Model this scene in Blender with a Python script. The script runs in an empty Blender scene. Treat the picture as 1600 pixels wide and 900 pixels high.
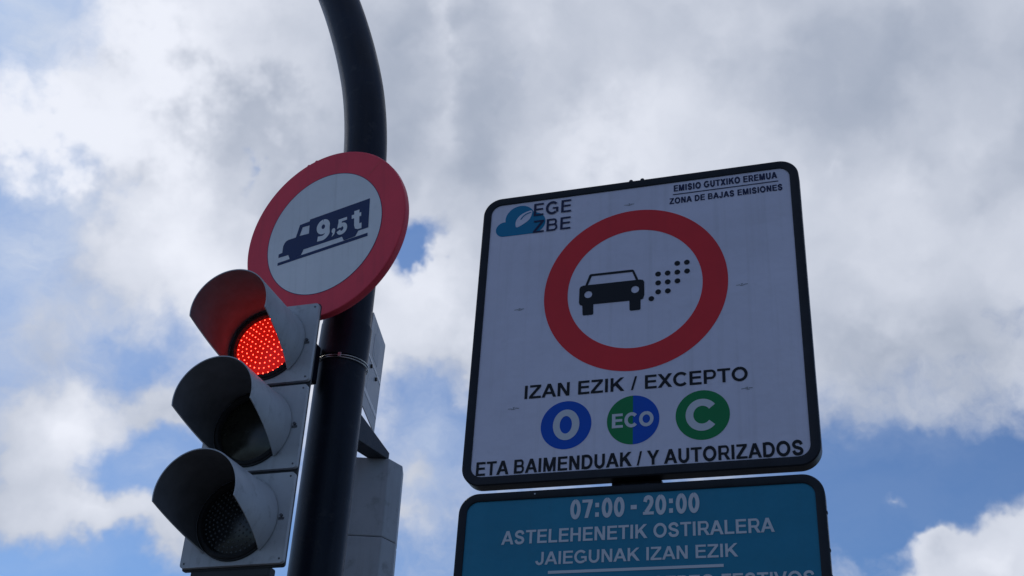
import bpy, bmesh, math, random
from mathutils import Vector, Matrix, Euler
from mathutils.geometry import tessellate_polygon

scene = bpy.context.scene
COL = scene.collection
R = math.radians
random.seed(7)
EYE = 1.6                                   # eye height above the pavement

# ------------------------------------------------------------------ camera
cam_d = bpy.data.cameras.new('camera')
cam_d.sensor_width = 36.0
cam_d.lens = 36.0 * 1840.6 / 1600.0
cam_d.clip_start = 0.05
cam_d.clip_end = 2000.0
cam = bpy.data.objects.new('camera', cam_d)
COL.objects.link(cam)
PITCH, ROLL = 0.5439, 0.0687
fw = Vector((0, math.cos(PITCH), math.sin(PITCH)))
up0 = Vector((0, -math.sin(PITCH), math.cos(PITCH)))
rt = Vector((1, 0, 0)) * math.cos(ROLL) + up0 * math.sin(ROLL)
upv = -Vector((1, 0, 0)) * math.sin(ROLL) + up0 * math.cos(ROLL)
cam.matrix_world = Matrix(((rt.x, upv.x, -fw.x, 0), (rt.y, upv.y, -fw.y, 0),
                           (rt.z, upv.z, -fw.z, EYE), (0, 0, 0, 1)))
scene.camera = cam

# ------------------------------------------------------------------ sun, sky
SUN_EL, SUN_AZ = R(47), R(-42)              # azimuth from +Y towards +X
sun_dir = Vector((math.sin(SUN_AZ) * math.cos(SUN_EL), math.cos(SUN_AZ) * math.cos(SUN_EL), math.sin(SUN_EL)))
sun_d = bpy.data.lights.new('sun', 'SUN')
sun_d.energy = 1.0
sun_d.angle = R(12)
sun_d.color = (1.0, 0.95, 0.88)
sun = bpy.data.objects.new('sun', sun_d)
sun.rotation_euler = (-sun_dir).to_track_quat('-Z', 'Y').to_euler()
sun.location = (-4, 6, 9)
COL.objects.link(sun)

scene.render.engine = 'CYCLES'
scene.view_settings.view_transform = 'Standard'
scene.view_settings.look = 'None'
scene.view_settings.exposure = 0.0
scene.view_settings.gamma = 1.0
scene.view_settings.use_curve_mapping = False

world = bpy.data.worlds.new('World')
scene.world = world
world.use_nodes = True
wt = world.node_tree
wt.nodes.clear()


class G:
    """small helper for building node graphs"""
    def __init__(self, tree):
        self.t = tree

    def n(self, kind, **kw):
        nd = self.t.nodes.new(kind)
        for k, v in kw.items():
            setattr(nd, k, v)
        return nd

    def put(self, sock, v):
        if hasattr(v, 'is_output'):
            self.t.links.new(v, sock)
        else:
            sock.default_value = v

    def math(self, op, a, b=None, c=None, clamp=False):
        nd = self.n('ShaderNodeMath', operation=op, use_clamp=clamp)
        for i, v in enumerate((a, b, c)):
            if v is not None:
                self.put(nd.inputs[i], v)
        return nd.outputs[0]

    def vec(self, op, a, b=None, scale=None):
        nd = self.n('ShaderNodeVectorMath', operation=op)
        self.put(nd.inputs[0], a)
        if b is not None:
            self.put(nd.inputs[1], b)
        if scale is not None:
            self.put(nd.inputs['Scale'], scale)
        return nd.outputs['Value'] if op in ('DOT_PRODUCT', 'LENGTH', 'DISTANCE') else nd.outputs[0]

    def noise(self, v, scale, detail=4.0, rough=0.55, dist=0.0, lac=2.0):
        nd = self.n('ShaderNodeTexNoise')
        if v is not None:
            self.put(nd.inputs['Vector'], v)
        nd.inputs['Scale'].default_value = scale
        nd.inputs['Detail'].default_value = detail
        nd.inputs['Roughness'].default_value = rough
        nd.inputs['Distortion'].default_value = dist
        nd.inputs['Lacunarity'].default_value = lac
        return nd

    def mixc(self, f, a, b, mode='MIX'):
        nd = self.n('ShaderNodeMix', data_type='RGBA', blend_type=mode)
        nd.clamp_factor = True
        self.put(nd.inputs['Factor'], f)
        self.put(nd.inputs[6], a)
        self.put(nd.inputs[7], b)
        return nd.outputs[2]

    def range(self, v, a, b, c=0.0, d=1.0, smooth=False):
        nd = self.n('ShaderNodeMapRange')
        if smooth:
            nd.interpolation_type = 'SMOOTHSTEP'
        for k, x in zip(('Value', 'From Min', 'From Max', 'To Min', 'To Max'), (v, a, b, c, d)):
            self.put(nd.inputs[k], x)
        return nd.outputs[0]


# Cloud masses of the sky, in world directions: (azimuth, elevation, half width, half height, tilt, amount), degrees.
# amount > 0 thickens the cover, < 0 opens the blue; LIGHT says how sunlit (+) or grey (-) the cloud is there.
#BLOBS_BEGIN
COVER = [
    (7.2, 43.3, 33.31, 9.08, -1.0, 0.85),
    (21.5, 33.3, 12.42, 7.69, -8.0, 0.85),
    (-18.8, 37.9, 14.3, 4.47, 28.0, 0.8),
    (-18.4, 30.3, 6.59, 3.89, 59.0, 0.65),
    (-9.2, 34.0, 8.01, 6.16, 9.0, 0.6),
    (-28.1, 34.8, 4.56, 2.28, 31.0, 0.35),
    (-3.8, 29.2, 5.9, 3.42, -14.0, 1.2),
    (7.3, 31.4, 16.09, 9.28, 0.0, 0.4),
    (29.2, 38.2, 8.47, 8.47, -15.0, 0.6),
    (-30.0, 38.5, 7.3, 2.11, 48.0, -0.45),
    (-5.3, 32.4, 5.27, 2.64, 32.0, -1.4),
    (-15.2, 34.4, 1.82, 1.21, 13.0, -0.45),
    (-3.8, 23.7, 5.24, 4.62, 5.0, -0.3),
    (-25.5, 29.5, 5.77, 4.04, 17.0, -0.55),
    (-23.8, 24.2, 8.65, 3.17, 14.0, 0.15),
    (-21.1, 15.0, 11.83, 1.97, -0.0, -0.5),
    (-17.6, 20.0, 3.82, 1.47, 25.0, -0.65),
    (-19.1, 25.2, 3.56, 1.48, 22.0, -0.4),
    (-22.2, 20.4, 4.02, 2.59, 22.0, 0.95),
    (-17.1, 22.5, 5.94, 1.34, 11.0, 0.6),
    (-19.8, 17.6, 10.35, 1.44, -4.0, 0.75),
    (-4.3, 21.7, 1.53, 1.23, 5.0, 0.4),
    (-4.4, 19.7, 1.83, 0.91, 5.0, 0.35),
    (23.9, 17.3, 5.61, 2.38, 17.0, 2.2),
    (21.5, 18.3, 2.29, 1.14, 17.0, 0.9),
    (19.4, 19.9, 1.75, 0.87, 17.0, 0.3),
    (18.1, 18.9, 4.38, 2.33, -2.0, -0.5),
    (25.3, 35.9, 2.32, 1.01, -36.0, -0.5),
    (3.4, 37.1, 2.47, 1.39, 2.0, -0.4),
    (-0.8, 40.1, 3.69, 1.84, 4.0, -0.3),
    (18.1, 37.3, 0.9, 0.54, -7.0, -0.4),
    (21.4, 21.6, 9.28, 2.61, -4.0, -0.6),
]
LIGHT = [
    (-22.3, 39.4, 8.78, 1.76, 31.0, 0.85),
    (-27.8, 35.0, 5.71, 2.57, 31.0, 0.75),
    (-15.2, 41.4, 5.99, 1.8, 14.0, 0.2),
    (-24.6, 32.8, 5.23, 1.74, 18.0, 0.15),
    (-18.3, 29.7, 5.99, 4.49, 53.0, 0.5),
    (-5.3, 40.7, 2.45, 2.45, 7.0, 0.5),
    (-3.8, 29.3, 5.28, 3.73, 6.0, 0.6),
    (-30.0, 38.6, 6.18, 1.4, 48.0, -0.4),
    (-16.0, 37.3, 9.94, 2.71, 17.0, -0.42),
    (-5.3, 43.4, 4.55, 4.25, 8.0, -0.6),
    (10.5, 43.5, 7.22, 2.41, -3.0, 0.2),
    (22.8, 41.1, 12.22, 5.53, -11.0, -0.08),
    (1.2, 40.2, 7.68, 4.3, 3.0, -0.08),
    (22.0, 32.7, 9.43, 3.83, -8.0, 0.35),
    (5.3, 37.2, 9.26, 1.85, 6.0, 0.3),
    (20.6, 27.4, 8.86, 2.07, -6.0, -0.25),
    (-21.7, 21.1, 4.05, 2.31, 12.0, 0.55),
    (-20.1, 18.8, 4.33, 1.15, 11.0, -0.1),
    (23.9, 17.5, 5.33, 2.53, 17.0, 0.55),
    (-19.8, 17.6, 9.78, 1.44, -4.0, 0.3),
]
VEIL = [
    (-25.0, 28.1, 10.97, 9.53, 17.0, 0.58),
    (-29.5, 38.2, 8.45, 3.1, 43.0, 0.65),
    (-3.8, 23.4, 5.23, 6.77, 5.0, 0.6),
    (-17.8, 20.1, 5.87, 3.52, 10.0, 0.35),
    (-20.2, 15.7, 8.53, 1.71, 10.0, 0.15),
    (20.2, 24.5, 8.83, 2.35, -5.0, 0.25),
]
#BLOBS_END

g = G(wt)
sky = g.n('ShaderNodeTexSky', sky_type='NISHITA')
sky.sun_disc = False
sky.sun_elevation = SUN_EL
sky.sun_rotation = SUN_AZ
sky.altitude = 0.0
sky.air_density = 1.0
sky.dust_density = 0.6
sky.ozone_density = 1.6

d = g.vec('NORMALIZE', g.n('ShaderNodeTexCoord').outputs['Generated'])
w1 = g.noise(d, 5.0, 5.0, 0.62)
w2 = g.noise(d, 19.0, 4.0, 0.6)
warp = g.vec('ADD', g.vec('SCALE', g.vec('SUBTRACT', w1.outputs['Color'], (0.5, 0.5, 0.5)), scale=0.085),
             g.vec('SCALE', g.vec('SUBTRACT', w2.outputs['Color'], (0.5, 0.5, 0.5)), scale=0.040))
dw = g.vec('ADD', d, warp)


def blobs(rows, start):
    acc = start
    for az, el, hw, hh, tilt, amt in rows:
        az, el = R(az), R(el)
        c = Vector((math.sin(az) * math.cos(el), math.cos(az) * math.cos(el), math.sin(el)))
        right = Vector((math.cos(az), -math.sin(az), 0))
        upd = right.cross(c)
        t = R(tilt)
        ax = right * math.cos(t) + upd * math.sin(t)
        ay = -right * math.sin(t) + upd * math.cos(t)
        m = Matrix((ax, ay, c)).transposed()
        mp = g.n('ShaderNodeMapping', vector_type='TEXTURE')
        g.put(mp.inputs['Vector'], dw)
        mp.inputs['Location'].default_value = c
        mp.inputs['Rotation'].default_value = m.to_euler()
        mp.inputs['Scale'].default_value = (R(hw), R(hh), 0.5)
        gr = g.n('ShaderNodeTexGradient', gradient_type='QUADRATIC_SPHERE')
        g.t.links.new(mp.outputs[0], gr.inputs[0])
        acc = g.math('MULTIPLY_ADD', gr.outputs['Fac'], amt, acc)
    return acc


big = g.noise(d, 2.6, 3.0, 0.5)
fbm = g.noise(dw, 7.5, 8.0, 0.6)
fine = g.noise(dw, 26.0, 6.0, 0.6)
cov0 = g.math('MULTIPLY_ADD', g.math('SUBTRACT', big.outputs['Fac'], 0.5), 0.5, 0.36)
cov0 = g.math('MULTIPLY_ADD', g.math('SUBTRACT', fbm.outputs['Fac'], 0.5), 0.95, cov0)
cov0 = g.math('MULTIPLY_ADD', g.math('SUBTRACT', fine.outputs['Fac'], 0.5), 0.28, cov0)
thick = blobs(COVER, cov0)
cover = g.range(thick, 0.24, 0.70, smooth=True)

soft = g.noise(dw, 6.5, 3.5, 0.45)
lee = g.noise(g.vec('ADD', dw, tuple(sun_dir * 0.05)), 6.5, 3.5, 0.45)     # the same field a little nearer the sun: which side of a puff is lit
l0 = g.math('MULTIPLY_ADD', g.math('SUBTRACT', soft.outputs['Fac'], 0.5), 0.28, 0.36)
l0 = g.math('MULTIPLY_ADD', g.math('SUBTRACT', fine.outputs['Fac'], 0.5), 0.13, l0)
l0 = g.math('MULTIPLY_ADD', g.math('SUBTRACT', soft.outputs['Fac'], lee.outputs['Fac']), 0.55, l0)
# thin edges let the sun through and shine, thick cores stay grey
l0 = g.math('ADD', l0, g.range(thick, 0.75, 1.9, 0.14, -0.10))
light = g.range(blobs(LIGHT, l0), -0.05, 1.05, smooth=True)
CLOUD_GREY = (2.75, 3.3, 4.4, 1)
CLOUD_WHITE = (8.5, 8.8, 9.7, 1)
cloud = g.mixc(light, CLOUD_GREY, CLOUD_WHITE)
# clouds scatter the sun forward: brightest around the sun, duller on the far side of the sky
mu = g.vec('DOT_PRODUCT', d, tuple(sun_dir))
phase = g.range(mu, -0.5, 0.55, 0.33, 1.0, smooth=True)
cloud = g.vec('SCALE', cloud, scale=phase)
blue = g.mixc(1.0, sky.outputs[0], (0.45, 0.67, 0.95, 1), 'MULTIPLY')
# thin high veil: pale, streaky, lets the blue through
vn = g.noise(g.vec('MULTIPLY', dw, (1.0, 1.0, 2.2)), 6.0, 7.0, 0.62)
veil = g.math('MULTIPLY', blobs(VEIL, 0.06), g.range(vn.outputs['Fac'], 0.34, 0.66, 0.45, 1.25), clamp=True)
thin = g.vec('SCALE', (6.6, 7.2, 8.3), scale=phase)
out = g.mixc(cover, g.mixc(veil, blue, thin), cloud)
bg = g.n('ShaderNodeBackground')
bg.inputs['Strength'].default_value = 0.1
g.t.links.new(out, bg.inputs['Color'])
g.t.links.new(bg.outputs[0], g.n('ShaderNodeOutputWorld').inputs[0])
world.cycles.sampling_method = 'MANUAL'
world.cycles.sample_map_resolution = 512


# ------------------------------------------------------------------ materials
def material(name, color, rough=0.5, metallic=0.0, var=0.12, scale=9.0, dirt=0.0, dirt_color=(0.05, 0.045, 0.04),
             bump=0.0, bump_scale=60.0, bump_depth=0.002, spec=0.22, streak=0.0):
    m = bpy.data.materials.new(name)
    m.use_nodes = True
    q = G(m.node_tree)
    b = m.node_tree.nodes['Principled BSDF']
    pos = q.n('ShaderNodeTexCoord').outputs['Object']
    n1 = q.noise(pos, scale, 6.0, 0.6)
    f = q.range(n1.outputs['Fac'], 0.3, 0.7)
    lo = tuple(c * (1 - var) for c in color) + (1,)
    hi = tuple(min(1, c * (1 + var)) for c in color) + (1,)
    c = q.mixc(f, lo, hi)
    if dirt:
        n2 = q.noise(pos, scale * 2.7, 8.0, 0.68)
        k = q.range(n2.outputs['Fac'], 0.56, 0.74, 0.0, dirt)
        c = q.mixc(k, c, dirt_color + (1,))
    if streak:
        sv = q.vec('MULTIPLY', pos, (38.0, 38.0, 1.6))
        n4 = q.noise(sv, 1.0, 4.0, 0.6)
        k = q.range(n4.outputs['Fac'], 0.52, 0.75, 0.0, streak)
        c = q.mixc(k, c, dirt_color + (1,))
    q.put(b.inputs['Base Color'], c)
    q.put(b.inputs['Roughness'], q.range(n1.outputs['Fac'], 0.25, 0.75, max(0.02, rough - 0.08), min(1, rough + 0.08)))
    b.inputs['Metallic'].default_value = metallic
    b.inputs['Specular IOR Level'].default_value = spec
    if bump:
        n3 = q.noise(pos, bump_scale, 5.0, 0.6)
        bp = q.n('ShaderNodeBump')
        bp.inputs['Strength'].default_value = bump
        bp.inputs['Distance'].default_value = bump_depth
        q.put(bp.inputs['Height'], n3.outputs['Fac'])
        q.put(b.inputs['Normal'], bp.outputs[0])
    return m


MAT = dict(
    pole=material('black_pole_paint', (0.010, 0.014, 0.025), 0.40, var=0.3, scale=7, dirt=0.40, dirt_color=(0.07, 0.07, 0.07), bump=0.22, bump_scale=160, streak=0.12),
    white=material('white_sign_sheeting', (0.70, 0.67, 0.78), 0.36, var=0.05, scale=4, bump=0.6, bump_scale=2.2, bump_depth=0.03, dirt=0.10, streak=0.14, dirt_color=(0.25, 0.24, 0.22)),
    red=material('red_sign_sheeting', (0.74, 0.034, 0.044), 0.45, var=0.06, scale=6, streak=0.05),
    red_old=material('faded_red_sheeting', (0.90, 0.070, 0.105), 0.42, var=0.07, scale=6, dirt=0.08, streak=0.10),
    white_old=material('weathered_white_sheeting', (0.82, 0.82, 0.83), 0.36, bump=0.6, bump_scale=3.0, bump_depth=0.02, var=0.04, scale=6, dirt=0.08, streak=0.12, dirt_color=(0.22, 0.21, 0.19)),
    black=material('black_print', (0.012, 0.013, 0.018), 0.5, var=0.1),
    navy=material('navy_print', (0.020, 0.026, 0.075), 0.5, var=0.1),
    truck=material('truck_print', (0.030, 0.048, 0.130), 0.5, var=0.1),
    logo=material('logo_blue_print', (0.010, 0.200, 0.370), 0.5, var=0.05),
    blue=material('badge_blue_print', (0.004, 0.085, 0.500), 0.5, var=0.05),
    green=material('badge_green_print', (0.010, 0.215, 0.070), 0.5, var=0.05),
    teal=material('teal_sheeting', (0.022, 0.215, 0.340), 0.36, bump=0.6, bump_scale=2.2, bump_depth=0.03, var=0.08, scale=4, streak=0.06),
    text_white=material('white_lettering', (0.62, 0.63, 0.67), 0.5, var=0.03),
    mark=material('faint_mark', (0.27, 0.28, 0.30), 0.6, var=0.25, scale=300),
    frame=material('black_frame_aluminium', (0.016, 0.018, 0.024), 0.38, var=0.25, scale=12, dirt=0.2, dirt_color=(0.06, 0.06, 0.06), bump=0.1, bump_scale=200),
    alu=material('back_aluminium', (0.50, 0.51, 0.53), 0.45, metallic=0.2, var=0.1, scale=8, dirt=0.2, streak=0.3),
    housing=material('grey_signal_plastic', (0.50, 0.51, 0.53), 0.42, var=0.10, scale=10, dirt=0.40, streak=0.18, dirt_color=(0.08, 0.075, 0.07), bump=0.08, bump_scale=220),
    housing_dark=material('dark_signal_plastic', (0.055, 0.056, 0.06), 0.5, var=0.25, scale=14),
    visor_in=material('matt_black_visor_lining', (0.165, 0.165, 0.175), 0.62, var=0.25, scale=11, dirt=0.2, dirt_color=(0.12, 0.12, 0.12), spec=0.2),
    back_grey=material('grey_housing_back', (0.47, 0.49, 0.52), 0.5, var=0.08, scale=7, dirt=0.45, streak=0.22, dirt_color=(0.12, 0.11, 0.10), bump=0.1),
    steel=material('steel_strap', (0.62, 0.62, 0.60), 0.3, metallic=1.0, var=0.15, scale=30, dirt=0.25),
    bolt=material('dark_bolt', (0.05, 0.05, 0.055), 0.4, metallic=0.6, var=0.2, scale=80),
    latch=material('grey_latch', (0.12, 0.12, 0.13), 0.4, var=0.2, scale=80),
    rubber=material('black_rim_rubber', (0.03, 0.03, 0.032), 0.6, var=0.25, scale=30, dirt=0.4, dirt_color=(0.11, 0.10, 0.09)),
    ground=material('paving_concrete', (0.10, 0.10, 0.10), 0.85, var=0.2, scale=0.8, dirt=0.4),
)


def lens_off(name, color):
    m = material(name, color, 0.22, var=0.3, scale=40, spec=0.6)
    return m


MAT['lens_amber'] = lens_off('unlit_amber_lens', (0.030, 0.029, 0.020))
MAT['lens_green'] = lens_off('unlit_green_lens', (0.020, 0.022, 0.024))
MAT['led_off'] = material('unlit_led', (0.12, 0.125, 0.13), 0.35, var=0.4, scale=90)


def glow(name, color, strength, base):
    m = material(name, base, 0.3, var=0.15, scale=60)
    b = m.node_tree.nodes['Principled BSDF']
    b.inputs['Emission Color'].default_value = color + (1,)
    b.inputs['Emission Strength'].default_value = strength
    return m


MAT['lens_red'] = glow('lit_red_lens', (1.0, 0.012, 0.007), 0.40, (0.25, 0.01, 0.012))
MAT['led_red'] = glow('lit_red_led', (1.0, 0.038, 0.020), 18.0, (0.5, 0.05, 0.05))


# ------------------------------------------------------------------ mesh helpers
class MB:
    def __init__(self):
        self.v, self.f, self.m = [], [], []

    def add(self, vs, fs, mi=0):
        o = len(self.v)
        self.v += [tuple(p) for p in vs]
        self.f += [tuple(i + o for i in f) for f in fs]
        self.m += [mi] * len(fs)
        return self

    def box(self, x0, x1, y0, y1, z0, z1, mi=0):
        vs = [(x, y, z) for z in (z0, z1) for y in (y0, y1) for x in (x0, x1)]
        return self.add(vs, [(0, 2, 3, 1), (4, 5, 7, 6), (0, 1, 5, 4), (2, 6, 7, 3), (0, 4, 6, 2), (1, 3, 7, 5)], mi)

    def prism(self, pts, y0, y1, mi=0):
        """pts in (x, z), extruded along y"""
        n = len(pts)
        vs = [(x, y0, z) for x, z in pts] + [(x, y1, z) for x, z in pts]
        fs = [tuple(range(n)), tuple(range(2 * n - 1, n - 1, -1))]
        fs += [(i + n, (i + 1) % n + n, (i + 1) % n, i) for i in range(n)]
        return self.add(vs, fs, mi)

    def flat(self, loops, y, mi=0):
        """polygon with holes in the (x, z) plane"""
        flatpts = [p for l in loops for p in l]
        tris = tessellate_polygon([[Vector((p[0], p[1], 0)) for p in l] for l in loops])
        fs = []
        for a, b, c in tris:
            pa, pb, pc = flatpts[a], flatpts[b], flatpts[c]
            cr = (pb[0] - pa[0]) * (pc[1] - pa[1]) - (pb[1] - pa[1]) * (pc[0] - pa[0])
            fs.append((a, b, c) if cr > 0 else (a, c, b))
        return self.add([(p[0], y, p[1]) for p in flatpts], fs, mi)

    def lathe(self, prof, cx=0, cz=0, seg=64, a0=0.0, a1=2 * math.pi, mi=0):
        """profile of (radius, y) turned about an axis along y through (cx, cz)"""
        full = abs(a1 - a0 - 2 * math.pi) < 1e-6
        k = seg if full else seg + 1
        vs = []
        for i in range(k):
            a = a0 + (a1 - a0) * i / seg
            for r, y in prof:
                vs.append((cx + r * math.cos(a), y, cz + r * math.sin(a)))
        n = len(prof)
        fs = []
        for i in range(seg):
            j = (i + 1) % k
            for s in range(n - 1):
                fs.append((i * n + s, i * n + s + 1, j * n + s + 1, j * n + s))
        return self.add(vs, fs, mi)

    def sweep(self, pts, radii, seg=32, mi=0, cap=True):
        pts = [Vector(p) for p in pts]
        rings = []
        ref = Vector((0, 1, 0))
        for i, p in enumerate(pts):
            t = (pts[min(i + 1, len(pts) - 1)] - pts[max(i - 1, 0)]).normalized()
            a = (ref - t * ref.dot(t)).normalized()
            b = t.cross(a)
            r = radii[i] if isinstance(radii, (list, tuple)) else radii
            rings.append([p + (a * math.cos(2 * math.pi * k / seg) + b * math.sin(2 * math.pi * k / seg)) * r for k in range(seg)])
        vs = [q for ring in rings for q in ring]
        fs = []
        for i in range(len(pts) - 1):
            for k in range(seg):
                l = (k + 1) % seg
                fs.append((i * seg + k, i * seg + l, (i + 1) * seg + l, (i + 1) * seg + k))
        if cap:
            fs.append(tuple(range(seg - 1, -1, -1)))
            fs.append(tuple(range((len(pts) - 1) * seg, len(pts) * seg)))
        return self.add(vs, fs, mi)

    def build(self, name, mats, parent=None, smooth=False, bevel=0.0, label=None, angle=40):
        me = bpy.data.meshes.new(name)
        me.from_pydata(self.v, [], self.f)
        for mm in (mats if isinstance(mats, (list, tuple)) else [mats]):
            me.materials.append(mm)
        me.polygons.foreach_set('material_index', self.m)
        if smooth:
            me.polygons.foreach_set('use_smooth', [True] * len(me.polygons))
            me.set_sharp_from_angle(angle=R(angle))
        me.update()
        o = bpy.data.objects.new(name, me)
        COL.objects.link(o)
        o.parent = parent
        if bevel:
            b = o.modifiers.new('bevel', 'BEVEL')
            b.width = bevel
            b.segments = 2
            b.limit_method = 'ANGLE'
            b.angle_limit = R(35)
        if label:
            o['label'] = label
        return o


def thing(name, label, category, loc, rot=None, group=None):
    o = bpy.data.objects.new(name, None)
    o.empty_display_size = 0.2
    COL.objects.link(o)
    o.location = loc
    if rot is not None:
        o.rotation_euler = rot
    o['label'] = label
    o['category'] = category
    if group:
        o['group'] = group
    return o


def rrect(x0, x1, z0, z1, r, seg=10):
    pts = []
    for cx, cz, a in ((x1 - r, z0 + r, -90), (x1 - r, z1 - r, 0), (x0 + r, z1 - r, 90), (x0 + r, z0 + r, 180)):
        for i in range(seg + 1):
            t = R(a + 90 * i / seg)
            pts.append((cx + r * math.cos(t), cz + r * math.sin(t)))
    return pts


def circle(cx, cz, r, n=64, a0=0.0, a1=360.0, rz=None):
    rz = rz or r
    if abs(a1 - a0 - 360) < 1e-6:
        return [(cx + r * math.cos(2 * math.pi * i / n), cz + rz * math.sin(2 * math.pi * i / n)) for i in range(n)]
    return [(cx + r * math.cos(R(a0 + (a1 - a0) * i / n)), cz + rz * math.sin(R(a0 + (a1 - a0) * i / n))) for i in range(n + 1)]


def spline(pts, sub=6, closed=False):
    out = []
    n = len(pts)
    rng = range(n if closed else n - 1)
    for i in rng:
        if closed:
            p = [pts[(i + k - 1) % n] for k in range(4)]
        else:
            p = [pts[max(0, i - 1)], pts[i], pts[i + 1], pts[min(n - 1, i + 2)]]
        for s in range(sub):
            t = s / sub
            out.append(tuple(0.5 * (2 * p[1][k] + (p[2][k] - p[0][k]) * t + (2 * p[0][k] - 5 * p[1][k] + 4 * p[2][k] - p[3][k]) * t * t
                                    + (3 * p[1][k] - p[0][k] - 3 * p[2][k] + p[3][k]) * t ** 3) for k in (0, 1)))
    if not closed:
        out.append(pts[-1])
    return out


# ------------------------------------------------------------------ lettering: bold grotesque capitals drawn as outlines
def ribbon(pts, s):
    """constant-width stroke along a centre line -> list of quads"""
    n = len(pts)
    L, Rr = [], []
    for i in range(n):
        dirs = []
        if i > 0:
            dirs.append((pts[i][0] - pts[i - 1][0], pts[i][1] - pts[i - 1][1]))
        if i < n - 1:
            dirs.append((pts[i + 1][0] - pts[i][0], pts[i + 1][1] - pts[i][1]))
        ns = []
        for dx, dy in dirs:
            l = math.hypot(dx, dy) or 1
            ns.append((-dy / l, dx / l))
        nx, ny = sum(a[0] for a in ns) / len(ns), sum(a[1] for a in ns) / len(ns)
        l2 = nx * nx + ny * ny or 1
        k = min(1 / l2, 1.8)
        L.append((pts[i][0] + nx * k * s / 2, pts[i][1] + ny * k * s / 2))
        Rr.append((pts[i][0] - nx * k * s / 2, pts[i][1] - ny * k * s / 2))
    return L + Rr[::-1]


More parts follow.
